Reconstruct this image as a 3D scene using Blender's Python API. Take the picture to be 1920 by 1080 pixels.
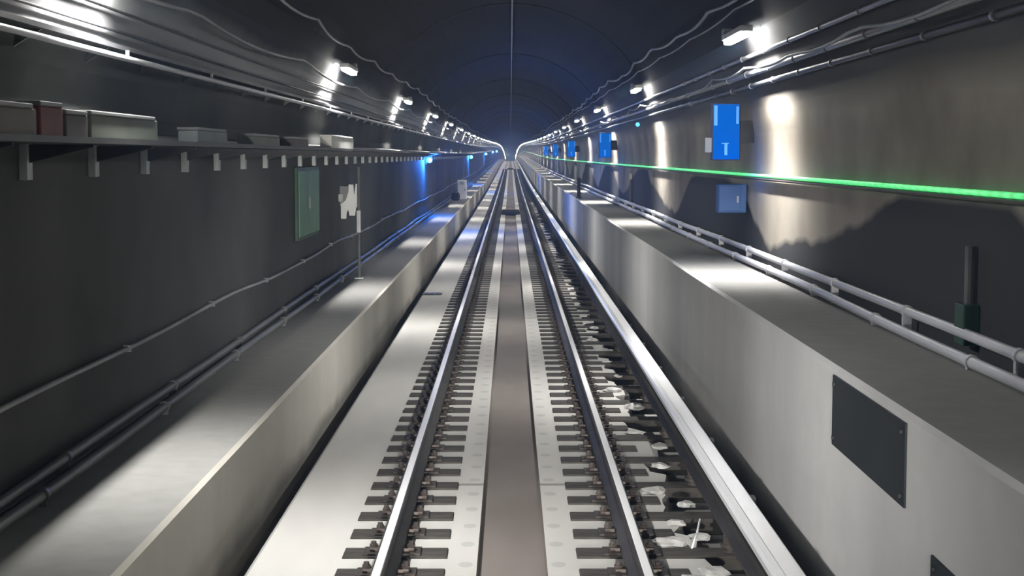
import bpy, bmesh, math, random
from mathutils import Vector, Matrix

for o in list(bpy.data.objects):
    bpy.data.objects.remove(o, do_unlink=True)
scene = bpy.context.scene
COL = scene.collection
R = random.Random(7)

# ------------------------------------------------------------------ camera, world, exposure
CAM_H = 2.30            # eye height over the rail heads
FPX = 2900.0            # focal length in pixels of the 1920 px wide frame
cam = bpy.data.cameras.new('camera')
cam.sensor_width = 36.0
cam.lens = 36.0 * FPX / 1920.0
cam.clip_start = 0.05
cam.clip_end = 2000.0
cam_ob = bpy.data.objects.new('camera', cam)
COL.objects.link(cam_ob)
cam_ob.location = (-0.01, 0.0, CAM_H)
cam_ob.rotation_euler = (math.radians(90) - math.atan(248 / FPX), 0.0, -3.0 / FPX)
scene.camera = cam_ob

world = bpy.data.worlds.new('tunnel_air')
scene.world = world
world.use_nodes = True
bg = world.node_tree.nodes['Background']
bg.inputs[0].default_value = (0.45, 0.6, 1.0, 1)
bg.inputs[1].default_value = 0.04

scene.view_settings.view_transform = 'Standard'
scene.view_settings.look = 'None'
scene.view_settings.gamma = 1.0
scene.view_settings.exposure = 0.0
scene.view_settings.use_curve_mapping = False
scene.cycles.use_denoising = True
scene.cycles.max_bounces = 6
scene.cycles.diffuse_bounces = 4
scene.cycles.volume_bounces = 0
scene.cycles.use_light_tree = True
scene.cycles.sample_clamp_indirect = 6.0

LAMP_L = 160.0           # radiance of the tube lamps' diffusers
# each lamp throws a beam down its own wall and one across the track: power, spread, tilt (degrees, + is outward)
LAMP_BEAMS = ((76.0, 98.0, 27.0), (68.0, 98.0, -29.0))
HAZE = .0022
Y0, Y1 = -10.0, 860.0   # built length of the tunnel
# headlights of the train the picture is taken from
for sx in (-.72, .72):
    hl = bpy.data.lights.new('headlight', 'SPOT')
    hl.energy = 7000.0; hl.spot_size = math.radians(23); hl.spot_blend = 1.0
    hl.color = (1.0, .97, .92); hl.shadow_soft_size = .09
    ho = bpy.data.objects.new('headlight', hl)
    COL.objects.link(ho)
    ho.location = (sx, -1.5, .95)
    ho.rotation_euler = (Vector((sx * .3, 45, .75)) - Vector(ho.location)).to_track_quat('-Z', 'Y').to_euler()

RV = 2.83               # vault radius, springing at eye height

# ------------------------------------------------------------------ track gradient
_K = [(-60, 0), (0, 0), (60, 0), (110, .06), (170, .34), (250, .78), (330, 1.06), (400, 1.08), (470, .80), (540, .30), (640, -.9), (760, -2.6), (900, -5.0)]
def zoff(y):
    if y <= _K[1][0]:
        return 0.0
    for i in range(1, len(_K) - 2):
        x0, x1 = _K[i][0], _K[i + 1][0]
        if y <= x1:
            t = (y - x0) / (x1 - x0)
            m0 = (_K[i + 1][1] - _K[i - 1][1]) / (_K[i + 1][0] - _K[i - 1][0]) * (x1 - x0)
            m1 = (_K[i + 2][1] - _K[i][1]) / (_K[i + 2][0] - _K[i][0]) * (x1 - x0)
            return ((2*t**3 - 3*t*t + 1) * _K[i][1] + (t**3 - 2*t*t + t) * m0
                    + (-2*t**3 + 3*t*t) * _K[i + 1][1] + (t**3 - t*t) * m1)
    return _K[-2][1]

def stations(a=Y0, b=Y1, fine=4.0, fine_to=110.0, coarse=9.0):
    out = [a]
    while out[-1] < b:
        out.append(min(b, out[-1] + (fine if out[-1] < fine_to else coarse)))
    return out

# ------------------------------------------------------------------ materials
def new_mat(name):
    m = bpy.data.materials.new(name)
    m.use_nodes = True
    nt = m.node_tree
    return m, nt, nt.nodes['Principled BSDF']

def noise_col(nt, c1, c2, scale, stretch, lo=.35, hi=.68, detail=5.0):
    tc = nt.nodes.new('ShaderNodeTexCoord')
    mp = nt.nodes.new('ShaderNodeMapping')
    mp.inputs['Scale'].default_value = stretch
    nz = nt.nodes.new('ShaderNodeTexNoise')
    nz.inputs['Scale'].default_value = scale
    nz.inputs['Detail'].default_value = detail
    rp = nt.nodes.new('ShaderNodeValToRGB')
    rp.color_ramp.elements[0].position = lo
    rp.color_ramp.elements[1].position = hi
    rp.color_ramp.elements[0].color = (*c1, 1)
    rp.color_ramp.elements[1].color = (*c2, 1)
    nt.links.new(tc.outputs['Object'], mp.inputs['Vector'])
    nt.links.new(mp.outputs['Vector'], nz.inputs['Vector'])
    nt.links.new(nz.outputs['Fac'], rp.inputs['Fac'])
    return tc, nz, rp

def surf(name, c1, c2=None, scale=3.0, stretch=(1, 1, 1), rough=.8, metal=0.0, bump=0.0, spec=.35, lo=.35, hi=.68):
    m, nt, p = new_mat(name)
    if c2 is None:
        c2 = tuple(min(1, v * 1.25) for v in c1)
    tc, nz, rp = noise_col(nt, c1, c2, scale, stretch, lo, hi)
    nt.links.new(rp.outputs['Color'], p.inputs['Base Color'])
    p.inputs['Roughness'].default_value = rough
    p.inputs['Metallic'].default_value = metal
    p.inputs['Specular IOR Level'].default_value = spec
    if bump:
        b = nt.nodes.new('ShaderNodeBump')
        b.inputs['Strength'].default_value = bump
        b.inputs['Distance'].default_value = .02
        nt.links.new(nz.outputs['Fac'], b.inputs['Height'])
        nt.links.new(b.outputs['Normal'], p.inputs['Normal'])
    return m

def glow(name, col, strength, base=(.8, .8, .8), spec=.3):
    m, nt, p = new_mat(name)
    p.inputs['Base Color'].default_value = (*base, 1)
    p.inputs['Roughness'].default_value = .4
    p.inputs['Emission Color'].default_value = (*col, 1)
    p.inputs['Emission Strength'].default_value = strength
    p.inputs['Specular IOR Level'].default_value = spec
    return m

def mth(nt, op, a, b=None, c=None, clamp=False):
    n = nt.nodes.new('ShaderNodeMath')
    n.operation = op
    n.use_clamp = clamp
    for i, v in enumerate((a, b, c)):
        if v is None:
            continue
        if isinstance(v, (int, float)):
            n.inputs[i].default_value = v
        else:
            nt.links.new(v, n.inputs[i])
    return n.outputs[0]

def mixc(nt, fac, a, b):
    n = nt.nodes.new('ShaderNodeMix')
    n.data_type = 'RGBA'
    nt.links.new(fac, n.inputs[0])
    for i, v in ((6, a), (7, b)):
        if isinstance(v, tuple):
            n.inputs[i].default_value = (*v, 1)
        else:
            nt.links.new(v, n.inputs[i])
    return n.outputs[2]

TIE_PITCH, TIE_Y = .4985, 9.565

def slab_material():
    m, nt, p = new_mat('track_slab_concrete')
    tc, nz, rp = noise_col(nt, (.38, .375, .36), (.48, .475, .455), 1.1, (1.6, .35, 1), .3, .7)
    sx = nt.nodes.new('ShaderNodeSeparateXYZ')
    nt.links.new(tc.outputs['Object'], sx.inputs[0])
    ax = mth(nt, 'ABSOLUTE', sx.outputs[0])
    # cast-in pockets beside the trough, one to each tie
    fy = mth(nt, 'SUBTRACT', mth(nt, 'FRACT', mth(nt, 'DIVIDE', mth(nt, 'SUBTRACT', sx.outputs[1], TIE_Y), TIE_PITCH)), .5)
    dx = mth(nt, 'DIVIDE', mth(nt, 'SUBTRACT', ax, .285), .045)
    dy = mth(nt, 'DIVIDE', fy, .13)
    d2 = mth(nt, 'ADD', mth(nt, 'MULTIPLY', dx, dx), mth(nt, 'MULTIPLY', dy, dy))
    pocket = mth(nt, 'MULTIPLY', mth(nt, 'LESS_THAN', d2, 1.0), .3)
    # pour joints
    fj = mth(nt, 'FRACT', mth(nt, 'DIVIDE', mth(nt, 'SUBTRACT', sx.outputs[1], 11.6), 12.2))
    inner = mth(nt, 'LESS_THAN', ax, .42)
    joint = mth(nt, 'MULTIPLY', mth(nt, 'MULTIPLY', mth(nt, 'LESS_THAN', fj, .006), inner), .8)
    f = mth(nt, 'MAXIMUM', pocket, joint)
    # grime line along the foot of the slab edge
    edge = mth(nt, 'MULTIPLY', mth(nt, 'GREATER_THAN', ax, 1.585), .7)
    f = mth(nt, 'MAXIMUM', f, edge)
    col = mixc(nt, f, rp.outputs['Color'], (.16, .155, .15))
    # dark band along the rail bases, its edge broken by noise
    gr = mth(nt, 'ABSOLUTE', mth(nt, 'SUBTRACT', ax, .7525))
    gr = mth(nt, 'ADD', gr, mth(nt, 'MULTIPLY', mth(nt, 'SUBTRACT', nz.outputs['Fac'], .5), .03))
    gr = mth(nt, 'MULTIPLY', mth(nt, 'SUBTRACT', .118, gr), 60.0, clamp=True)
    col = mixc(nt, mth(nt, 'MULTIPLY', gr, .9), col, (.035, .033, .032))
    nt.links.new(col, p.inputs['Base Color'])
    p.inputs['Roughness'].default_value = .85
    return m

def right_wall_material():
    m, nt, p = new_mat('stained_lamplit_concrete')
    tc, nz, rp = noise_col(nt, (.19, .165, .135), (.42, .385, .33), .55, (1, 1, 1.3), .32, .68, 6)
    sx = nt.nodes.new('ShaderNodeSeparateXYZ')
    nt.links.new(tc.outputs['Object'], sx.inputs[0])
    n2 = nt.nodes.new('ShaderNodeTexNoise')
    n2.inputs['Scale'].default_value = .45
    n2.inputs['Detail'].default_value = 3
    nt.links.new(tc.outputs['Object'], n2.inputs['Vector'])
    w1 = mth(nt, 'SINE', mth(nt, 'MULTIPLY_ADD', sx.outputs[1], 2 * math.pi / 11.6, -2 * math.pi * 16.1 / 11.6 - math.pi / 2))  # lamplight painted in: the dark lower band dips roughly beneath the lamps
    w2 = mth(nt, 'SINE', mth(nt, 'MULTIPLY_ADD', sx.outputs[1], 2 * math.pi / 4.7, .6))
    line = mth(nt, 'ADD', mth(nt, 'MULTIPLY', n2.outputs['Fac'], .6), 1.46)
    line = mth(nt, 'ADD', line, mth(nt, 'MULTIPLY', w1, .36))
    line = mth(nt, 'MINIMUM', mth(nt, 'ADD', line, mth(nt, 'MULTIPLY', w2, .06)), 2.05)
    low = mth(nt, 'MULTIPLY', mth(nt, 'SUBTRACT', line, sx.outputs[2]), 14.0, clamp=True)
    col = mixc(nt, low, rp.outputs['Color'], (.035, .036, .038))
    soot_shade = mth(nt, 'MULTIPLY', mth(nt, 'SUBTRACT', mth(nt, 'MULTIPLY_ADD', nz.outputs['Fac'], .3, sx.outputs[2]), 2.86), 4.0, clamp=True)  # shade around the conduits painted in as a darker upper wall
    col = mixc(nt, mth(nt, 'MULTIPLY', soot_shade, .85), col, (.05, .05, .05))
    soot_shade2 = mth(nt, 'MULTIPLY', mth(nt, 'SUBTRACT', mth(nt, 'MULTIPLY_ADD', nz.outputs['Fac'], .3, sx.outputs[2]), 3.40), 3.2, clamp=True)
    col = mixc(nt, soot_shade2, col, (.016, .018, .024))
    nt.links.new(col, p.inputs['Base Color'])
    p.inputs['Roughness'].default_value = .75
    p.inputs['Specular IOR Level'].default_value = .3
    return m

def left_wall_material():
    m, nt, p = new_mat('lamplit_left_wall')
    tc, nz, rp = noise_col(nt, (.04, .042, .041), (.085, .087, .084), .5, (1, 1, 1), .32, .68, 6)
    sx = nt.nodes.new('ShaderNodeSeparateXYZ')
    nt.links.new(tc.outputs['Object'], sx.inputs[0])
    up = mth(nt, 'MULTIPLY', mth(nt, 'SUBTRACT', sx.outputs[2], 2.98), 30.0, clamp=True)  # lamplight painted in: pale above the ledge, dark in its shade below
    upper = mixc(nt, nz.outputs['Fac'], (.24, .242, .246), (.38, .383, .387))
    soot_shade = mth(nt, 'MULTIPLY', mth(nt, 'SUBTRACT', mth(nt, 'MULTIPLY_ADD', nz.outputs['Fac'], .3, sx.outputs[2]), 3.38), 3.2, clamp=True)
    upper = mixc(nt, soot_shade, upper, (.016, .018, .024))
    nt.links.new(mixc(nt, up, rp.outputs['Color'], upper), p.inputs['Base Color'])
    p.inputs['Roughness'].default_value = .8
    p.inputs['Specular IOR Level'].default_value = .25
    return m

def bench_material(name, c1, c2, foot, top_shade):
    m, nt, p = new_mat(name)
    tc, nz, rp = noise_col(nt, c1, c2, .6, (1, 1.0, .12), .35, .65, 3)
    n2 = nt.nodes.new('ShaderNodeTexNoise')
    n2.inputs['Scale'].default_value = 6
    nt.links.new(tc.outputs['Object'], n2.inputs['Vector'])
    sx = nt.nodes.new('ShaderNodeSeparateXYZ')
    nt.links.new(tc.outputs['Object'], sx.inputs[0])
    # damp tide mark along the foot
    n3 = nt.nodes.new('ShaderNodeTexNoise')
    n3.inputs['Scale'].default_value = .8
    nt.links.new(tc.outputs['Object'], n3.inputs['Vector'])
    h = mth(nt, 'ADD', mth(nt, 'MULTIPLY', n3.outputs['Fac'], .3), foot)
    low = mth(nt, 'MULTIPLY', mth(nt, 'SUBTRACT', h, sx.outputs[2]), 7.0, clamp=True)
    c = mixc(nt, mth(nt, 'MULTIPLY', n2.outputs['Fac'], .3), rp.outputs['Color'], tuple(v * .7 for v in c1))
    c = mixc(nt, mth(nt, 'MULTIPLY', low, .7), c, (.07, .065, .055))
    # top painted darker than the face, so gaps between lamp pools look unlit
    geo = nt.nodes.new('ShaderNodeNewGeometry')
    sn = nt.nodes.new('ShaderNodeSeparateXYZ')
    nt.links.new(geo.outputs['Normal'], sn.inputs[0])
    top = mth(nt, 'GREATER_THAN', sn.outputs[2], .9)
    top_col = mixc(nt, n2.outputs['Fac'], (top_shade, top_shade * .985, top_shade * .95), (top_shade * 1.35, top_shade * 1.34, top_shade * 1.3))
    c = mixc(nt, top, c, top_col)
    nt.links.new(c, p.inputs['Base Color'])
    p.inputs['Roughness'].default_value = .85
    return m

def led_material():
    m, nt, p = new_mat('green_led_tape')
    tc = nt.nodes.new('ShaderNodeTexCoord')
    sx = nt.nodes.new('ShaderNodeSeparateXYZ')
    nt.links.new(tc.outputs['Object'], sx.inputs[0])
    f = mth(nt, 'FRACT', mth(nt, 'DIVIDE', sx.outputs[1], .2))
    w = mth(nt, 'ABSOLUTE', mth(nt, 'SUBTRACT', f, .5))
    s = mth(nt, 'MULTIPLY_ADD', mth(nt, 'SUBTRACT', .5, w), 1.5, .55)
    p.inputs['Base Color'].default_value = (.7, .75, .72, 1)
    p.inputs['Roughness'].default_value = .4
    p.inputs['Emission Color'].default_value = (.012, .80, .16, 1)
    nt.links.new(s, p.inputs['Emission Strength'])
    return m

M = {}
M['slab'] = slab_material()
M['trough'] = surf('damp_trough_concrete', (.11, .09, .078), (.185, .165, .15), .8, (1.4, .5, 1), .7, lo=.3, hi=.7)
M['gutter'] = surf('gutter_grime', (.13, .125, .115), (.22, .21, .195), 3, (1, .4, 1), .8)
M['invert'] = surf('dirty_invert', (.15, .145, .14), (.27, .26, .25), 2.5, (1, .5, 1), .8)
M['bench_low'] = bench_material('low_bench_concrete', (.45, .43, .38), (.55, .53, .485), -.42, .17)
M['bench_high'] = bench_material('high_bench_concrete', (.48, .48, .48), (.60, .60, .595), -.45, .20)
M['wall_l'] = left_wall_material()
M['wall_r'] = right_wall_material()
M['vault'] = surf('sooty_vault', (.010, .012, .017), (.02, .022, .029), .35, (1, 1, 1), .8, spec=.2)
M['rib'] = surf('rib_concrete', (.018, .02, .024), (.034, .036, .042), 2, spec=.15)
M['steel_side'] = surf('rail_side_steel', (.035, .033, .034), (.07, .065, .065), 4, (1, .4, 1), .55, .6)
M['steel_head'] = surf('rail_head_steel', (.80, .80, .81), (.9, .9, .91), 2, (6, .2, 1), .45, .4)
M['wood'] = surf('dark_tie_timber', (.024, .022, .019), (.056, .051, .045), 9, (.6, 3, 1), .85, bump=.3)
M['plate'] = surf('tie_plate_iron', (.035, .03, .028), (.065, .055, .05), 14, (1, 1, 1), .6, .5)
M['clip'] = surf('clip_iron', (.06, .05, .045), (.12, .10, .09), 14, (1, 1, 1), .5, .6)
M['cover'] = surf('pale_cover_board', (.88, .90, .92), (.95, .965, .97), 1.2, (3, .35, 1), .42, .35, spec=.8)
M['third'] = surf('conductor_rail_steel', (.04, .038, .038), (.08, .075, .072), 3, (1, .4, 1), .5, .6)
M['insul'] = surf('insulator_porcelain', (.05, .042, .038), None, 3, rough=.4)
M['galv'] = surf('galvanised_conduit', (.20, .205, .215), (.30, .305, .32), 3, (1, .3, 1), .45, .5)
M['cable'] = surf('black_cable_sheath', (.025, .026, .028), (.05, .05, .054), 3, (1, .4, 1), .5)
M['wire'] = surf('grey_cable_sheath', (.20, .205, .215), (.32, .325, .335), 3, (1, .4, 1), .5)
M['pvc'] = surf('pale_grey_conduit', (.46, .465, .50), (.60, .605, .64), 2, (1, .3, 1), .4)
M['duct_dark'] = surf('dull_grey_conduit', (.09, .097, .097), (.16, .168, .168), 2, (1, .3, 1), .45)
M['enamel'] = surf('white_lamp_housing', (.55, .56, .57), (.68, .69, .7), 3, rough=.5)
M['bracket'] = surf('bracket_steel', (.34, .37, .36), (.48, .51, .50), 5, rough=.55, metal=.3)
M['lens'] = glow('tube_lamp_lens', (1.0, .985, .95), LAMP_L)
M['blue_lens'] = glow('blue_lamp_lens', (.10, .62, 1.0), 1.6, (.2, .5, .9))
M['blue_face'] = glow('backlit_blue_face', (0, .16, .70), .72, (0, .01, .10), 0.0)
M['blue_pale'] = glow('backlit_pale_blue', (.06, .34, .9), .7, (.1, .2, .4), 0.0)
M['blue_case'] = surf('dark_blue_case', (.012, .02, .05), (.02, .035, .08), 3, rough=.5)
M['blue_paint'] = surf('blue_paint', (.022, .07, .19), (.03, .09, .23), 3, rough=.5)
M['led'] = led_material()
M['green'] = surf('green_paint', (.085, .20, .13), (.13, .27, .18), 1.6, (1, 1, 1), .5)
M['green_trim'] = surf('dark_green_trim', (.02, .055, .035), (.035, .08, .05), 3, rough=.5)
M['white'] = surf('white_sign_paint', (.74, .76, .76), (.84, .86, .86), 2, rough=.45)
M['grey_paint'] = surf('grey_paint', (.20, .21, .21), (.27, .28, .28), 2, rough=.55)
M['dark_plate'] = surf('dark_steel_plate', (.012, .016, .019), (.02, .026, .03), 1.5, (1, 1, 1), .6, .2)
M['black'] = surf('black_iron', (.02, .02, .022), (.04, .04, .043), 4, rough=.6)
M['rubble'] = surf('broken_concrete', (.30, .30, .295), (.50, .50, .49), 9, rough=.9, bump=.5)
M['red'] = surf('dull_red_paint', (.09, .02, .024), (.13, .032, .036), 3, rough=.6)
M['sage'] = surf('pale_sage_paint', (.085, .10, .08), (.12, .135, .11), 2, rough=.6)
M['taupe'] = surf('taupe_paint', (.09, .078, .068), (.13, .115, .10), 2, rough=.6)
M['mauve'] = surf('mauve_grey_paint', (.05, .043, .046), (.08, .067, .07), 2, rough=.6)
M['pale'] = surf('pale_cyan_paint', (.13, .155, .155), (.18, .205, .205), 2, rough=.6)
M['offwhite'] = surf('off_white_paint', (.55, .55, .52), (.68, .68, .65), 2, rough=.6)

# ------------------------------------------------------------------ helpers
def tag(o, label=None, cat=None, group=None, kind=None):
    if label: o['label'] = label
    if cat: o['category'] = cat
    if group: o['group'] = group
    if kind: o['kind'] = kind
    return o

def empty(name, loc, label=None, cat=None, group=None, rz=0.0):
    o = bpy.data.objects.new(name, None)
    o.empty_display_size = .2
    COL.objects.link(o)
    o.location = loc
    o.rotation_euler = (0, 0, rz)
    return tag(o, label, cat, group)

def copy_tree(o, parent=None):
    c = o.copy()
    COL.objects.link(c)
    if parent is not None:
        c.parent = parent
        c.matrix_parent_inverse = Matrix.Identity(4)
    for ch in list(o.children):
        copy_tree(ch, c)
    return c

class MB:
    def __init__(self):
        self.bm = bmesh.new()
        self.mi = 0
    def face(self, vs):
        try:
            f = self.bm.faces.new(vs)
            f.material_index = self.mi
            return f
        except ValueError:
            return None
    def box(self, x0, x1, y0, y1, z0, z1, bevel=0.0):
        mtx = Matrix.Translation(((x0+x1)/2, (y0+y1)/2, (z0+z1)/2)) @ Matrix.Diagonal((abs(x1-x0), abs(y1-y0), abs(z1-z0), 1))
        r = bmesh.ops.create_cube(self.bm, size=1, matrix=mtx)
        vs = r['verts']
        fs = {f for v in vs for f in v.link_faces}
        for f in fs: f.material_index = self.mi
        if bevel:
            es = list({e for v in vs for e in v.link_edges})
            bmesh.ops.bevel(self.bm, geom=es, offset=bevel, segments=2, affect='EDGES', profile=.5, material=-1)
        return self
    def cyl(self, a, b, r, n=12, r2=None):
        a, b = Vector(a), Vector(b)
        d = b - a
        q = d.to_track_quat('Z', 'Y').to_matrix().to_4x4()
        mtx = Matrix.Translation((a + b) / 2) @ q
        res = bmesh.ops.create_cone(self.bm, cap_ends=True, segments=n, radius1=r, radius2=r if r2 is None else r2, depth=d.length, matrix=mtx)
        for v in res['verts']:
            for f in v.link_faces:
                f.material_index = self.mi
        return self
    def ball(self, c, r, n=14):
        res = bmesh.ops.create_uvsphere(self.bm, u_segments=n, v_segments=max(6, n // 2), radius=r, matrix=Matrix.Translation(c))
        for v in res['verts']:
            for f in v.link_faces:
                f.material_index = self.mi
                f.smooth = True
        return self
    def sweep(self, prof, ys, closed=True, mats=None, lift=True, fx=None):
        """prof: list of (x, z); swept along y with the track gradient."""
        rows = []
        for y in ys:
            dz = zoff(y) if lift else 0.0
            row = []
            for i, (x, z) in enumerate(prof):
                if fx:
                    x, z = fx(i, x, z, y)
                row.append(self.bm.verts.new((x, y, z + dz)))
            rows.append(row)
        n = len(prof)
        for a, b in zip(rows, rows[1:]):
            for i in range(n if closed else n - 1):
                j = (i + 1) % n
                f = self.face((a[i], a[j], b[j], b[i]))
                if f and mats: f.material_index = mats[i]
        if closed:
            self.face(rows[0]); self.face(rows[-1][::-1])
        return self
    def tube(self, pts, r, n=8):
        pts = [Vector(p) for p in pts]
        rows = []
        for i, p in enumerate(pts):
            t = (pts[min(i+1, len(pts)-1)] - pts[max(i-1, 0)]).normalized()
            up = Vector((0, 0, 1)) if abs(t.z) < .9 else Vector((1, 0, 0))
            u = t.cross(up).normalized(); v = u.cross(t)
            rows.append([self.bm.verts.new(p + u * r * math.cos(a) + v * r * math.sin(a)) for a in [2*math.pi*k/n for k in range(n)]])
        for a, b in zip(rows, rows[1:]):
            for i in range(n):
                f = self.face((a[i], a[(i+1) % n], b[(i+1) % n], b[i]))
                if f: f.smooth = True
        self.face(rows[0]); self.face(rows[-1][::-1])
        return self
    def prism(self, poly, y0, y1):
        """poly in x,z; extruded along y."""
        a = [self.bm.verts.new((x, y0, z)) for x, z in poly]
        b = [self.bm.verts.new((x, y1, z)) for x, z in poly]
        self.face(a); self.face(b[::-1])
        for i in range(len(poly)):
            j = (i + 1) % len(poly)
            self.face((a[i], b[i], b[j], a[j]))
        return self
    def build(self, name, mat, parent=None, loc=None):
        bmesh.ops.recalc_face_normals(self.bm, faces=self.bm.faces[:])
        me = bpy.data.meshes.new(name)
        self.bm.to_mesh(me); self.bm.free()
        for mm in (mat if isinstance(mat, (list, tuple)) else [mat]):
            me.materials.append(mm)
        o = bpy.data.objects.new(name, me)
        COL.objects.link(o)
        if parent is not None: o.parent = parent
        if loc is not None: o.location = loc
        return o

ORD = ['nearest', 'second', 'third', 'fourth', 'fifth', 'sixth', 'seventh', 'eighth', 'ninth', 'tenth', 'eleventh', 'twelfth']

# ------------------------------------------------------------------ the tunnel shell
def edge_x(y):
    """ragged right edge of the slab beside the third rail"""
    if y > 70: return 1.24
    bay = (y - TIE_Y) / TIE_PITCH
    rr = random.Random(int(math.floor(bay)) * 31 + 5)
    e = 1.16 + rr.uniform(-.10, .12)
    k = rr.uniform(-.12, .12)
    rj = random.Random(int(y * 8) * 17 + 1)
    return e + k * (bay - math.floor(bay) - .5) + rj.uniform(-.012, .012)

fl = MB()
prof = [(-1.95, -.55), (-1.635, -.55), (-1.60, -.20), (-.215, -.20), (-.208, -.245), (.208, -.245), (.215, -.20), (.80, -.20), (1.24, -.20), (1.27, -.36), (1.64, -.36), (1.68, -.62), (2.0, -.62)]
def fx(i, x, z, y):
    if i == 8: return edge_x(y), z
    if i == 9: return edge_x(y) + .04, z
    return x, z
ysf = [Y0]
while ysf[-1] < Y1:
    y = ysf[-1]
    ysf.append(min(Y1, y + (2 if y < 6 else .125 if y < 40 else .5 if y < 70 else 4 if y < 110 else 9)))
fl.sweep(prof, ysf, closed=False, mats=[1, 1, 0, 2, 2, 2, 0, 0, 3, 3, 1, 1], fx=fx)
tag(fl.build('floor', [M['slab'], M['gutter'], M['trough'], M['invert']]), kind='structure')

ST = stations()
ANG = math.radians(27.5)
wx, wz = RV * math.cos(ANG), CAM_H + RV * math.sin(ANG)
def wall(name, side, z0, mat):
    b = MB()
    pr = [(side * RV, z0), (side * RV, CAM_H)]
    for k in range(1, 6):
        a = ANG * k / 5
        pr.append((side * RV * math.cos(a), CAM_H + RV * math.sin(a)))
    pr.append((side * (wx + .15), wz + .03)); pr.append((side * (RV + .15), CAM_H)); pr.append((side * (RV + .15), z0))
    b.sweep(pr, ST)
    return tag(b.build(name, mat), kind='structure')
wall('wall_left', -1, .10, M['wall_l'])
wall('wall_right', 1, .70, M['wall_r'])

b = MB()
pr = []
NA = 26
for k in range(NA + 1):
    a = ANG + (math.pi - 2 * ANG) * k / NA
    pr.append((RV * math.cos(a), CAM_H + RV * math.sin(a)))
pr2 = [(x * 1.06, CAM_H + (z - CAM_H) * 1.06) for x, z in pr[::-1]]
b.sweep(pr + pr2, ST)
co = b.build('ceiling', M['vault'])
for f in co.data.polygons: f.use_smooth = False
tag(co, kind='structure')

for n in range(14):                                  # shallow arch ribs
    y = 15.0 + 14.2 * n
    b = MB()
    pts = []
    for k in range(31):
        a = math.radians(32) + (math.pi - math.radians(64)) * k / 30
        pts.append((math.cos(a), math.sin(a)))
    rows = []
    for (c, s) in pts:
        rows.append([b.bm.verts.new((c * r, yy, CAM_H + s * r)) for r, yy in ((RV + .005, -.16), (RV - .018, -.14), (RV - .018, .14), (RV + .005, .16))])
    for p, q in zip(rows, rows[1:]):
        for i in range(3):
            b.face((p[i], p[i+1], q[i+1], q[i]))
    tag(b.build('trim_%d' % (n + 1), M['rib'], loc=(0, y, zoff(y))), kind='structure')

# bench walls either side of the track
b = MB()
b.sweep([(-1.87, -.60), (-1.87, .305), (-1.895, .33), (-2.88, .33), (-2.88, -.60)], ST)
tag(b.build('bench_wall', M['bench_low']), 'low concrete bench wall with bright lamp patches, left of the track', 'concrete bench', kind='structure')
b = MB()
b.sweep([(1.925, -.70), (1.925, 1.025), (1.95, 1.05), (2.88, 1.05), (2.88, -.70)], ST)
tag(b.build('bench_wall', M['bench_high']), 'tall grey concrete bench wall behind the third rail', 'concrete bench', kind='structure')

# tunnel end far beyond the crest
b = MB()
b.box(-3, 3, Y1 - .2, Y1, zoff(Y1) - .6, zoff(Y1) + 5.3)
tag(b.build('wall_end', M['vault']), kind='structure')

# ------------------------------------------------------------------ running rails
def rail(xc, label):
    pr = [(-.070, -.175), (-.070, -.165), (-.018, -.145), (-.009, -.130), (-.009, -.050), (-.035, -.036), (-.036, -.010), (-.030, -.0025)]
    pr = pr + [(-x, z) for x, z in pr[::-1]]
    b = MB()
    b.sweep([(xc + x, z) for x, z in pr], ST)
    o = b.build('running_rail', M['steel_side'])
    tag(o, label, 'rail')
    h = MB()
    h.sweep([(xc + x, z) for x, z in ((-.025, -.0015), (-.021, .001), (.021, .001), (.025, -.0015))], ST)
    tag(h.build('rail_head', M['steel_head'], o), 'polished running surface of the rail')
    return o
rail(-.7525, 'dark steel running rail with shiny top, left one of the track pair')
rail(.7525, 'dark steel running rail with shiny top, between the trough and the third rail')

# ------------------------------------------------------------------ half ties
def make_tie(x0, x1, xr, label, group, simple=False):
    xm = xr
    t = empty('half_tie', (xm, 0, -.20), label, 'railway tie', group) if not simple else None
    def B():
        return MB()
    blk = B().box(x0 - xm, x1 - xm, -.115, .115, -.10, .014, .008)
    if simple:
        blk.mi = 1
        blk.box(-.17, .17, -.09, .09, .012, .027)
        for s in (-1, 1):
            blk.box(s * .115 - .035, s * .115 + .035, -.05, .05, .025, .052)
        o = blk.build('half_tie', [M['wood'], M['plate']], loc=(xm, 0, -.20))
        return tag(o, label, 'railway tie', group)
    blk.build('tie_block', M['wood'], t)
    B().box(-.18, .18, -.09, .09, .013, .027, .003).build('base_plate', M['plate'], t)
    for s in (-1, 1):
        c = B()
        c.box(s * .105 - .035, s * .105 + .035, -.045, .045, .025, .050, .006)
        co_ = c.build('rail_clip', M['clip'], t)
        c = B()
        c.cyl((s * .118, 0, .045), (s * .118, 0, .085), .017, 8)
        c.cyl((s * .118, 0, .048), (s * .118, 0, .066), .028, 6)
        c.build('clip_bolt', M['clip'], co_)
    return t

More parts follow.
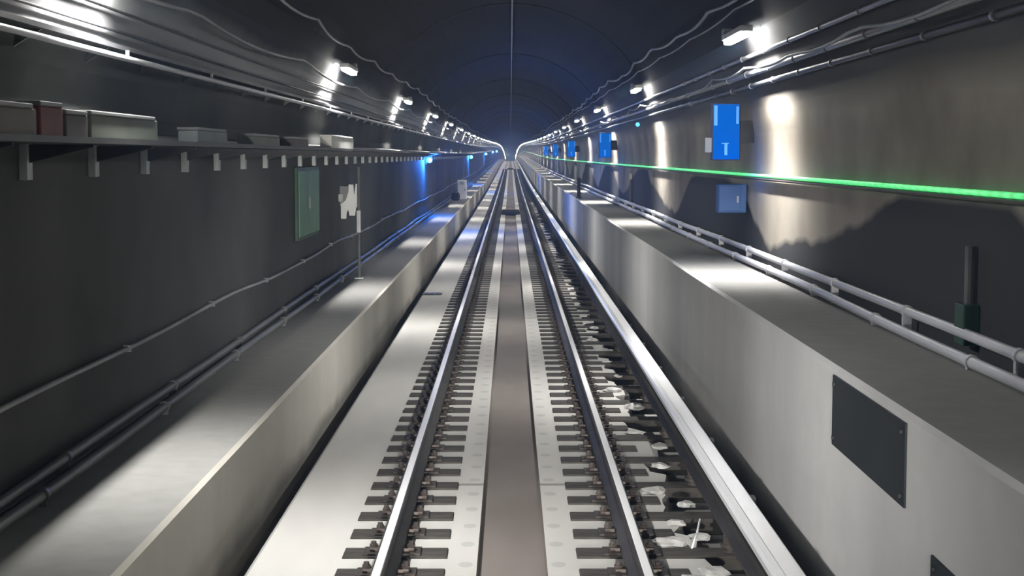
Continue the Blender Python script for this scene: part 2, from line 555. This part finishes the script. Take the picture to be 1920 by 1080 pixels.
GL, GR = 'half ties under the left rail', 'half ties under the right rail'
LL = 'short dark timber half tie set in concrete under the left running rail'
LS = 'short dark timber half tie under the right rail, ending before the third rail'
LG = 'long dark timber half tie reaching from the right rail under the third rail'
protoL, protoS, protoG = make_tie(-1.06, -.405, -.7525, LL, GL), make_tie(.405, 1.07, .7525, LS, GR), make_tie(.405, 1.52, .7525, LG, GR)
simL, simS, simG = make_tie(-1.06, -.405, -.7525, LL, GL, True), make_tie(.405, 1.07, .7525, LS, GR, True), make_tie(.405, 1.52, .7525, LG, GR, True)
used = set()
NEAR, ALL = 48, 148
far = MB()
for i in range(-6, 420):
    y = TIE_Y + i * TIE_PITCH
    z = -.20 + zoff(y)
    if i < ALL:
        for side in (0, 1):
            if side == 0: src = protoL if i < NEAR else simL
            elif i % 2 == 0: src = protoG if i < NEAR else simG
            else: src = protoS if i < NEAR else simS
            o = src if src.name not in used else copy_tree(src)
            used.add(src.name)
            o.location = (src.location.x, y, z)
    else:
        far.box(-1.06, -.405, y - .115, y + .115, z - .05, z + .02)
        far.box(.405, 1.52 if i % 2 == 0 else 1.07, y - .115, y + .115, z - .05, z + .02)
tag(far.build('half_ties', M['wood']), 'merging dark half ties far down the track near the vanishing point', 'railway ties', kind='stuff')

# ------------------------------------------------------------------ third rail
tr = empty('third_rail', (1.40, 0, -.36), 'third rail under a pale grey cover board along the tall bench wall', 'third rail')
TZ = .36
b = MB()
b.sweep([(1.315-1.4, .150+TZ), (1.315-1.4, .180+TZ), (1.330-1.4, .198+TZ), (1.365-1.4, .206+TZ), (1.375-1.4, .200+TZ), (1.470-1.4, .200+TZ), (1.485-1.4, .185+TZ), (1.485-1.4, .10+TZ), (1.470-1.4, .10+TZ), (1.470-1.4, .165+TZ), (1.33-1.4, .165+TZ), (1.33-1.4, .150+TZ)], ST)
b.build('cover_board', M['cover'], tr)
b = MB()
b.sweep([(x - .02, z + TZ) for x, z in ((-.055, -.06), (-.055, -.045), (-.012, -.03), (-.012, .03), (-.035, .04), (-.035, .075), (.035, .075), (.035, .04), (.012, .03), (.012, -.03), (.055, -.045), (.055, -.06))], ST)
b.build('conductor_rail', M['third'], tr)
n = 0
for i in range(-6, 190, 2):
    y = TIE_Y + i * TIE_PITCH
    if n >= 96: break
    n += 1
    if i % 4 == 0:
        br = MB()
        br.box(.10, .125, -.04, .04, .176, .53); br.box(.02, .125, -.03, .03, .50, .525)
        br.box(-.02, .14, -.06, .06, .176, .19)
        br.build('cover_bracket', M['black'], tr, loc=(0, y, zoff(y)))
        ins = MB()
        ins.cyl((-.02, 0, .176), (-.02, 0, .30), .05, 10); ins.cyl((-.02, 0, .21), (-.02, 0, .23), .07, 10)
        ins.build('insulator', M['insul'], tr, loc=(0, y, zoff(y)))

# ------------------------------------------------------------------ rubble and litter beside the third rail
def rock(name, r, squash, seed, mat):
    rr = random.Random(seed)
    bm = bmesh.new()
    bmesh.ops.create_icosphere(bm, subdivisions=2, radius=r)
    for v in bm.verts:
        k = .72 + .5 * rr.random()
        v.co = Vector((v.co.x * k, v.co.y * k * 1.3, max(v.co.z * k * squash, -r * .18)))
    me = bpy.data.meshes.new(name); bm.to_mesh(me); bm.free(); me.materials.append(mat)
    o = bpy.data.objects.new(name, me); COL.objects.link(o)
    return o
spots = [(1.07, 8.9), (1.20, 9.05), (1.02, 9.8), (1.23, 9.95), (1.12, 10.35), (1.25, 10.9), (1.05, 11.35), (1.19, 12.3), (1.27, 13.1), (1.12, 13.8), (1.22, 15.2), (1.08, 16.3),
         (1.22, 17.4), (1.16, 18.6), (1.24, 19.7), (1.10, 20.8), (1.20, 22.3), (1.14, 24.0)]
for k, (x, y) in enumerate(spots):
    r = (.06 if y < 12.5 else .04) + .055 * R.random()
    o = rock('concrete_chunk', r, .4, k + 3, M['rubble'])
    o.location = (x, y, -.20 + r * .15)
    o.rotation_euler = (0, 0, R.uniform(0, 3))
    tag(o, 'pale broken concrete chunk lying on the slab edge left of the third rail', 'rubble', 'broken concrete beside the third rail')
sl = MB()
sl.tube([(-.06, -.26, .03), (-.02, -.10, .06), (.01, .06, .05), (.05, .2, .12)], .008, 6)
tag(sl.build('wire_scrap', M['white'], loc=(1.20, 9.9, -.225)), 'thin white bent scrap of wire sticking up beside the third rail', 'wire')
sc = MB()
sc.box(-.03, .03, -.10, .10, 0, .02, .006); sc.box(-.012, .02, -.03, .12, .018, .045, .006)
tag(sc.build('paper_scrap', M['white'], loc=(-1.80, 8.9, -.55)), 'small white crumpled scrap in the gutter at the foot of the low bench', 'litter')

# ------------------------------------------------------------------ track furniture
b = MB().box(-.22, .22, -.06, .06, -.33, -.325)
for k in range(5):
    b.box(-.2 + k * .09, -.16 + k * .09, -.05, .05, -.326, -.315)
tag(b.build('trough_grate', M['black'], loc=(0, 27.6, .0)), 'dark narrow grate lying across the brown centre trough', 'grate')
b = MB().box(-1.60, -1.25, -.16, .16, -.20, -.185, .004)
for k in range(3):
    b.box(-1.55 + k * .1, -1.50 + k * .1, -.12, .12, -.187, -.178)
tag(b.build('joint_plate', M['black'], loc=(0, 27.9, 0)), 'dark steel joint plate across the pale slab beside the low bench', 'plate')
def sump(y, label, h):
    t = empty('sump_cover', (0, y, zoff(y) - .20), label, 'drain cover')
    MB().box(-.40, .40, -1.2, 1.2, 0, h, .02).build('cover_box', M['black'], t)
    g = MB()
    for k in range(9):
        g.box(-.36, .36, -1.1 + k * .26, -1.0 + k * .26, h - .004, h + .015)
    g.build('grating', M['dark_plate'], t)
sump(67, 'dark sump cover across the centre of the track, the nearer one', .13)
sump(215, 'small dark sump cover far off on the centre line near the vanishing point', .2)

# hatch plates on the tall bench wall
def hatch(y0, y1, z0, z1, label):
    t = empty('hatch', (1.925, (y0 + y1) / 2, z0), label, 'hatch')
    w, h = (y1 - y0) / 2, z1 - z0
    MB().box(-.012, .004, -w, w, 0, h, .003).build('hatch_plate', M['dark_plate'], t)
    for s in (-1, 1):
        for zz in (.05, h - .05):
            MB().cyl((-.010, s * (w - .06), zz), (-.024, s * (w - .06), zz), .016, 6).build('bolt', M['black'], t)
hatch(7.45, 9.15, .58, 1.0, 'dark steel hatch plate set near the top of the tall bench face')
hatch(5.4, 6.95, -.05, .48, 'dark steel hatch plate low on the bench face at the right bottom edge')

# ------------------------------------------------------------------ tube lamps
def lamp_proto(side, label, group):
    zc = RV * math.sin(math.radians(28))
    t = empty('tunnel_lamp', (0, 0, 0), label, 'lamp', group)
    X, Z = side * 2.335, 1.235
    h = MB().box(X - .065, X + .065, -.68, .68, Z, Z + .06, .01)
    h.build('lamp_housing', M['enamel'], t)
    l = MB().box(X - .045, X + .045, -.63, .63, Z - .045, Z + .002, .012)
    l.build('lamp_tube', M['lens'], t)
    for yy in (-.45, .45):
        k = MB()
        k.box(X - .02, side * 2.50, yy - .025, yy + .025, Z + .04, Z + .08)
        k.build('lamp_bracket', M['bracket'], t)
    for power, spread, tilt in LAMP_BEAMS:
        d = bpy.data.lights.new('lamp_beam', 'AREA')
        d.shape = 'RECTANGLE'; d.size = .07; d.size_y = 1.2
        d.energy = power; d.color = (1.0, .985, .955); d.spread = math.radians(spread)
        lo = bpy.data.objects.new('lamp_beam', d); COL.objects.link(lo)
        lo.parent = t; lo.location = (X, 0, Z - .075); lo.rotation_euler = (0, -side * math.radians(tilt), 0)
    j = MB().box(side * 2.30, side * 2.40, .72, .90, Z + .02, Z + .14, .008)
    j.cyl((X, .60, Z + .04), (X, .75, Z + .05), .016, 8)
    j.build('junction_box', M['galv'], t)
    return t

STEP = 12.9
for side, yst, word in ((-1, 9.6 - STEP, 'left'), (1, 16.2 - STEP, 'right')):
    first = lamp_proto(side, '', '')
    k = 0
    while True:
        y = yst + k * STEP
        if y > 780: break
        o = first if k == 0 else copy_tree(first)
        o.location = (0, y, CAM_H + zoff(y))
        o['group'] = 'tube lamps along the %s side' % word
        n = k - 1 if side > 0 else k - 2
        if n < 0:
            lab = 'white tube lamp high on the %s side, above the frame %s' % (word, 'near the top corner' if k else 'beside the camera')
        elif n < 10:
            lab = 'glowing white tube lamp on the %s side of the vault, %s in view' % (word, ORD[n])
        else:
            lab = 'tiny white tube lamp in the merging %s row near the vanishing point' % word
        o['label'] = lab
        k += 1

# ------------------------------------------------------------------ conduits and cables on the vault
def polar_path(side, ratio, r, ys, wob=None):
    pts = []
    for y in ys:
        a = math.atan(ratio)
        rr = r
        if wob:
            da, dr = wob(y)
            a += da; rr += dr
        pts.append((side * rr * math.cos(a), y, CAM_H + rr * math.sin(a) + zoff(y)))
    return pts
FINE = stations(Y0, Y1, .5, 70, 9.0)
def conduit(side, ratio, rad, mat, label, cat='conduit', name='conduit', r=None, clamps=0, group=None, wob=None):
    r = RV - rad - .02 if r is None else r
    pts = polar_path(side, ratio, r, FINE if wob else ST, wob)
    b = MB().tube(pts, rad, 10)
    o = b.build(name, M[mat])
    tag(o, label, cat, group)
    if clamps:
        y = 7.0
        for i in range(clamps):
            y = 7.2 + i * 1.45
            p = Vector(polar_path(side, ratio, r, [y], wob)[0])
            c = MB()
            c.tube([p + Vector((0, -.025, 0)), p + Vector((0, .025, 0))], rad + .008, 10)
            a = math.atan(ratio)
            n_ = Vector((side * math.cos(a), 0, math.sin(a)))
            c.cyl(p + n_ * rad, p + n_ * (RV - r), .014, 6)
            c.build('pipe_clamp', M['galv'], o)
    return o
def sag(amp, span, seed, wild=.0):
    rr = random.Random(seed)
    tab = [rr.uniform(-1, 1) for _ in range(900)]
    def w(y):
        u = (y + 20) / span
        i = int(u); f = u - i
        base = tab[i] * (1 - f) + tab[i + 1] * f
        return (base * wild - amp * 4 * f * (1 - f), 0)
    return w
conduit(1, .415, .024, 'galv', 'galvanised conduit on the right of the vault, topmost of three', clamps=12)
conduit(1, .342, .032, 'galv', 'galvanised conduit on the right of the vault, middle of three', clamps=12)
conduit(1, .290, .026, 'cable', 'dark conduit on the right of the vault, lowest of three', clamps=12)
conduit(1, .375, .014, 'wire', 'thin wavy grey cable woven between the right hand conduits', 'cable', 'cable', r=2.63, wob=sag(.018, 2.6, 5, .02))
conduit(1, .745, .018, 'wire', 'kinked grey cable looping along the upper right of the vault', 'cable', 'cable', r=2.715, wob=sag(.022, 3.4, 11, .02))
conduit(1, .66, .010, 'wire', 'thin grey cable running just above the right row of lamps', 'cable', 'cable', r=2.725, wob=sag(.01, 4, 21, .008))
conduit(-1, .70, .016, 'wire', 'kinked grey cable looping along the upper left of the vault', 'cable', 'cable', r=2.715, wob=sag(.024, 3.8, 2, .02))
conduit(-1, .455, .016, 'wire', 'sagging grey cable linking the left row of lamps', 'cable', 'cable', r=2.715, wob=sag(.03, 6.45, 9, .01))
conduit(-1, .366, .009, 'cable', 'thin black cable on the left wall, the upper of two', 'cable', 'cable')
conduit(-1, .314, .009, 'cable', 'thin black cable on the left wall, the lower of two above a ledge', 'cable', 'cable')
tl = empty('cable_ledge', (-2.745, 0, CAM_H + .70), 'narrow dark steel ledge along the upper left wall above a pale pipe', 'ledge')
MB().sweep([(-.02, 0), (.165, 0), (.165, .03), (-.035, .03)], ST).build('ledge_plate', M['cable'], tl)
for i in range(40):
    y = 7.2 + i * 1.46
    MB().prism([(-.055, -.12), (.14, 0), (-.03, 0)], -.012, .012).build('gusset', M['duct_dark'], tl, loc=(0, y, zoff(y)))
pp = MB().tube([(-2.565, y, CAM_H + .645 + zoff(y)) for y in ST], .02, 10).build('pipe', M['pvc'])
tag(pp, 'pale pipe catching lamplight, hung under the narrow ledge on the left wall', 'pipe')
for i in range(24):
    y = 7.5 + i * 2.92
    MB().box(-2.575, -2.555, y - .015, y + .015, CAM_H + .66, CAM_H + .70).build('pipe_hanger', M['bracket'], pp)
b = MB().tube([(.025, y, CAM_H + RV - .03 + zoff(y)) for y in ST], .016, 8)
tag(b.build('conduit', M['galv']), 'thin straight conduit along the crown of the vault', 'conduit')

# ------------------------------------------------------------------ cable shelf on the left wall
sh = empty('cable_shelf', (-RV, 0, CAM_H + .07), 'long steel cable shelf along the dark left wall', 'shelf')
MB().sweep([(0, 0), (.46, 0), (.46, .035), (.45, .035), (.45, .016), (0, .016)], ST).build('shelf_plate', M['cable'], sh)
for i, (xx, rad) in enumerate(((.08, .035), (.16, .03), (.23, .025))):
    b = MB().tube([(-RV + xx, y, CAM_H + .07 + .019 + rad + zoff(y)) for y in ST], rad, 8)
    tag(b.build('cable', M['duct_dark']), ['thick grey cable lying on the cable shelf, nearest the wall', 'grey cable lying in the middle of the cable shelf', 'thinner grey cable on the cable shelf, towards its front lip'][i], 'cable')
def bracket():
    t = empty('shelf_bracket', (-RV, 0, CAM_H - .14), 'pale steel bracket on the left wall holding up the cable shelf', 'bracket', 'brackets under the cable shelf')
    MB().box(.0, .05, -.05, .05, 0, .21, .004).build('wall_channel', M['bracket'], t)
    a = MB()
    a.prism([(.05, .205), (.42, .205), (.42, .19), (.05, .10)], -.012, .012)
    a.build('arm', M['cable'], t)
    return t
pb = bracket()
for i in range(64):
    y = 6.03 + i * 1.46
    o = pb if i == 0 else copy_tree(pb)
    o.location = (-RV, y, CAM_H - .14 + zoff(y))
boxes = [(6.3, 7.60, 'taupe', .15, 'taupe box on the cable shelf at the left edge of the picture'),
         (7.66, 8.05, 'red', .17, 'dull red box on the cable shelf'),
         (8.10, 8.52, 'mauve', .14, 'mauve grey box on the cable shelf beside the pale green one'),
         (8.58, 10.2, 'sage', .15, 'long pale green box with a grey lid on the cable shelf'),
         (11.5, 12.7, 'pale', .11, 'pale grey box on the cable shelf beyond the long green one'),
         (14.0, 15.6, 'sage', .10, 'low sage box on the cable shelf ahead of the green wall panel'),
         (16.4, 17.8, 'mauve', .10, 'low mauve grey box on the cable shelf ahead of the green wall panel'),
         (20.1, 22.9, 'offwhite', .17, 'white box shining on the cable shelf under the second left lamp')]
for (a, c, m, h, lab) in boxes:
    a *= 1.03; c *= 1.03
    w = (c - a) / 2
    t = empty('splice_box', (-2.50, (a + c) / 2, CAM_H + .086), lab, 'box')
    MB().box(-.045, .108, -w, w, 0, h, .01).build('box_body', M[m], t)
    MB().box(-.05, .113, -w - .01, w * .9, h - .002, h + .022, .006).build('box_lid', M['duct_dark'] if m != 'offwhite' else M['offwhite'], t)

# ------------------------------------------------------------------ pipes along the benches
def wobx(seed, a, step=5.0):
    rr = random.Random(seed)
    tab = [rr.uniform(-1, 1) for _ in range(400)]
    def f(y):
        u = (y + 20) / step
        i = int(u); q = u - i; q = q * q * (3 - 2 * q)
        return a * (tab[i] * (1 - q) + tab[i + 1] * q)
    return f
def bench_pipe(x, z, rad, mat, label, seed, amp, clamps=16, base=0.0, sp=2.4, start=8.2):
    wz_, wx_ = wobx(seed, amp), wobx(seed + 9, amp)
    def P(y):
        e = .0
        return (x + wx_(y), y, max(base + rad + .002, z + wz_(y)) + zoff(y))
    b = MB().tube([P(y) for y in FINE], rad, 12)
    o = b.build('pipe', M[mat]); tag(o, label, 'pipe')
    for i in range(clamps):
        y = start + i * sp
        p = Vector(P(y))
        c = MB().tube([p + Vector((0, -.03, 0)), p + Vector((0, .03, 0))], rad + .009, 12)
        c.box(p.x - .03, p.x + .03, p.y - .02, p.y + .02, base, p.z - rad * .6)
        c.build('pipe_clamp', M['pvc' if mat == 'pvc' else 'duct_dark'], o)
bench_pipe(2.70, 1.105, .036, 'pvc', 'pale grey pipe along the tall bench top, lower and nearer the track', 3, .012, base=1.05, start=9.0)
bench_pipe(2.755, 1.215, .034, 'pvc', 'pale grey pipe against the right wall, upper one above the tall bench', 4, .012, base=1.05, start=8.3)
bench_pipe(-2.66, .39, .036, 'duct_dark', 'dull grey pipe along the low bench, lower and nearer the track', 6, .012, base=.33, start=8.6, sp=3.1)
bench_pipe(-2.755, .435, .034, 'duct_dark', 'dull grey pipe along the foot of the left wall, upper one', 8, .012, base=.33, start=9.4, sp=3.1)
wv = wobx(14, .035, 3.2)
b = MB().tube([(-2.80, y, .905 + wv(y) + zoff(y)) for y in FINE], .018, 8)
hc = b.build('cable', M['wire'])
tag(hc, 'slack grey cable strung along the left wall above the two pipes', 'cable')
for i in range(12):
    y = 8.0 + i * 3.2
    MB().box(-2.832, -2.775, y - .02, y + .02, .88 + wv(y), .93 + wv(y)).build('cable_clip', M['wire'], hc)

# ------------------------------------------------------------------ green lit strip along the right wall
ls = empty('light_strip', (2.79, 0, CAM_H - .22), 'glowing green light strip running along the right wall', 'light strip')
MB().tube([(0, y, zoff(y)) for y in ST], .018, 10).build('led_tube', M['led'], ls)
MB().tube([(.005, y, -.036 + zoff(y)) for y in ST], .017, 8).build('carrier_conduit', M['taupe'], ls)

# ------------------------------------------------------------------ blue lights and boxes
def point(parent, loc, col, power, r):
    d = bpy.data.lights.new('blue_light', 'POINT')
    d.color = col; d.energy = power; d.shadow_soft_size = r
    o = bpy.data.objects.new('blue_light', d); COL.objects.link(o)
    o.parent = parent; o.location = loc
    return o
for k, y in enumerate((51.0, 105.0, 168.0, 232.0, 300.0)):
    t = empty('blue_lamp', (-RV, y, CAM_H - .14 + zoff(y)), 'bright blue signal lamp on the left wall, %s in the row' % ORD[k], 'lamp', 'blue lamps along the left wall')
    MB().box(0, .07, -.10, .10, -.14, .14, .01).build('lamp_base', M['blue_case'], t)
    MB().ball((.15, 0, 0), .10 + .02 * k).build('lamp_globe', M['blue_lens'], t)
    g = MB(); g.tube([(.03, -.02, .10), (.20, -.02, .15), (.25, -.02, .08)], .012, 6)
    g.build('lamp_guard', M['black'], t)
    point(t, (.34, -.25, 0), (.03, .2, 1.0), 700, .12)
for k, y in enumerate((18.0, 41.0, 63.5, 86.0, 108.5)):
    t = empty('blue_box', (2.49, y, CAM_H - .05 + zoff(y)), 'glowing blue emergency box on the right wall, %s in the row' % ORD[k], 'emergency box', 'blue emergency boxes along the right wall')
    MB().box(-.165, .165, 0, .16, 0, .66, .008).build('box_case', M['blue_case'], t)
    MB().box(-.15, .15, -.014, .002, .012, .645, .006).build('box_face', M['blue_face'], t)
    MB().box(-.145, -.105, -.018, -.012, .40, .63).build('edge_strip', M['blue_pale'], t)
    MB().box(.112, .142, -.018, -.012, .42, .62).build('edge_strip', M['blue_pale'], t)
    d = MB(); d.box(-.02, .012, -.02, -.012, .06, .19); d.box(-.055, .03, -.018, -.012, .19, .20)
    d.build('handset', M['blue_pale'], t)
    MB().box(.16, .33, .03, .13, .2, .46).build('wall_arm', M['black'], t)
    MB().box(-.245, -.165, .0, .10, .09, .26, .006).build('side_box', M['grey_paint'], t)
    point(t, (0, -.25, -.10), (.03, .2, 1.0), 5, .08)
t = empty('blue_cabinet', (2.62, 18.6, CAM_H - .68), 'small dull blue cabinet on the right wall under the nearest glowing blue box', 'cabinet')
MB().box(-.15, .19, -.12, .12, 0, .34, .01).build('cabinet_body', M['blue_paint'], t)
bd = MB().box(-.135, .12, -.13, -.118, .02, .32, .004).build('cabinet_door', M['blue_paint'], t)
MB().box(.07, .09, -.145, -.128, .12, .2).build('door_handle', M['galv'], bd)
t = empty('blue_marker_lamp', (2.70, 33, CAM_H + .66), 'tiny blue marker lamp under the right hand conduits', 'lamp')
MB().box(-.04, .03, 0, .08, -.05, .05, .006).build('lamp_base', M['blue_case'], t)
MB().ball((-.01, -.02, 0), .045).build('lamp_globe', M['blue_lens'], t)

# ------------------------------------------------------------------ left wall panel, sign, cabinet
t = empty('wall_panel', (-RV, 21.3, CAM_H - 1.12), 'large green panel on the dark left wall', 'panel')
MB().box(0, .05, -1.10, 1.10, 0, .97, .01).build('panel_frame', M['green_trim'], t)
for s in (-1, 1):
    MB().box(.045, .065, min(s*.02, s*1.04), max(s*.02, s*1.04), .05, .92, .006).build('panel_door', M['green'], t)
MB().box(.06, .085, -.10, -.07, .40, .56, .004).build('panel_handle', M['grey_paint'], t)

sp = empty('sign_post', (-2.44, 24.8, .33), 'slim grey post on the low bench beside the notched white sign', 'post')
MB().cyl((0, 0, 0), (0, 0, 1.79), .022, 10).build('pole', M['duct_dark'], sp)
MB().box(-.035, .035, -.035, .035, .74, 1.10, .006).build('sleeve', M['galv'], sp)
MB().box(-.07, .07, -.07, .07, 0, .02, .004).build('foot_plate', M['bracket'], sp)
t = empty('marker_sign', (-2.81, 25.4, CAM_H - 1.03), 'white notched marker sign beside a grey post on the left wall', 'sign')
poly = [(.02, 0), (.105, 0), (.115, .10), (.14, .15), (.16, .05), (.25, .05), (.27, .18), (.31, .21), (.315, .57), (.265, .57), (.24, .38), (.225, .56), (.15, .56), (.145, .44), (.10, .30), (.02, .24)]
MB().prism(poly, -.012, .012).build('sign_plate', M['white'], t)
MB().prism([(.0, .21), (.12, .21), (.14, .53), (.0, .53)], .014, .03).build('back_plate', M['grey_paint'], t)
MB().box(-.02, .05, .0, .06, .28, .40).build('sign_bracket', M['bracket'], t)

t = empty('equipment_cabinet', (-2.16, 69.0, .33), 'white upright cabinet standing on the low bench', 'cabinet')
MB().box(-.20, .20, -.2, .2, .05, .90, .012).build('cabinet_body', M['white'], t)
MB().box(-.26, .26, -.28, .26, 0, .055, .008).build('plinth', M['slab'], t)
cd = MB().box(-.175, .175, -.215, -.198, .08, .87, .004).build('cabinet_door', M['white'], t)
v = MB()
for k in range(4): v.box(-.10, .10, -.222, -.212, .70 + k * .03, .715 + k * .03)
v.build('vent', M['grey_paint'], cd)
MB().box(.12, .14, -.235, -.21, .42, .52).build('door_handle', M['black'], cd)
t = empty('tool_bag', (-2.40, 68.2, .33), 'dark rounded bag on the low bench in front of the white cabinet', 'bag')
MB().box(-.20, .16, -.14, .14, 0, .36, .09).build('bag_body', M['black'], t)
MB().tube([(-.10, 0, .34), (-.06, 0, .44), (.04, 0, .44), (.08, 0, .34)], .015, 6).build('bag_handle', M['black'], t)

# right side small fixtures
t = empty('bollard', (2.02, 46.0, 1.05), 'short dark post standing on the edge of the tall bench', 'post')
MB().cyl((0, 0, 0), (0, 0, .56), .055, 12).build('post', M['black'], t)
MB().cyl((0, 0, .54), (0, 0, .60), .065, 12, .03).build('post_cap', M['black'], t)
MB().box(-.09, .09, -.09, .09, 0, .02).build('foot_plate', M['black'], t)
t = empty('drop_conduit', (2.80, 36.2, 1.05), 'slim pale vertical conduit on the right wall beyond the blue box', 'conduit')
MB().cyl((0, 0, 0), (0, 0, .77), .022, 10).build('pipe', M['duct_dark'], t)
MB().box(-.03, .025, -.05, .05, .70, .84, .005).build('junction_box', M['bracket'], t)
t = empty('drop_conduit', (2.79, 9.4, 1.05), 'dark vertical conduit with a box on the right wall at the right edge', 'conduit')
MB().cyl((0, 0, .3), (0, 0, .70), .03, 10).build('pipe', M['duct_dark'], t)
MB().box(-.06, .04, -.10, .10, .10, .35, .008).build('junction_box', M['green_trim'], t)

# ------------------------------------------------------------------ haze in the tunnel air
hm = bpy.data.materials.new('tunnel_haze'); hm.use_nodes = True
nt = hm.node_tree
for nd in list(nt.nodes):
    if nd.type != 'OUTPUT_MATERIAL': nt.nodes.remove(nd)
vs = nt.nodes.new('ShaderNodeVolumeScatter')
vs.inputs['Color'].default_value = (.36, .58, 1.0, 1)
vs.inputs['Density'].default_value = HAZE
vs.inputs['Anisotropy'].default_value = .55
nt.links.new(vs.outputs[0], [nd for nd in nt.nodes if nd.type == 'OUTPUT_MATERIAL'][0].inputs['Volume'])
if HAZE > 0:
    b = MB().box(-3.2, 3.2, Y0 + 1, Y1 + 5, -4.5, 8)
    hz = b.build('haze', hm)
    tag(hz, 'thin grey haze hanging in the tunnel air', 'haze', kind='stuff')
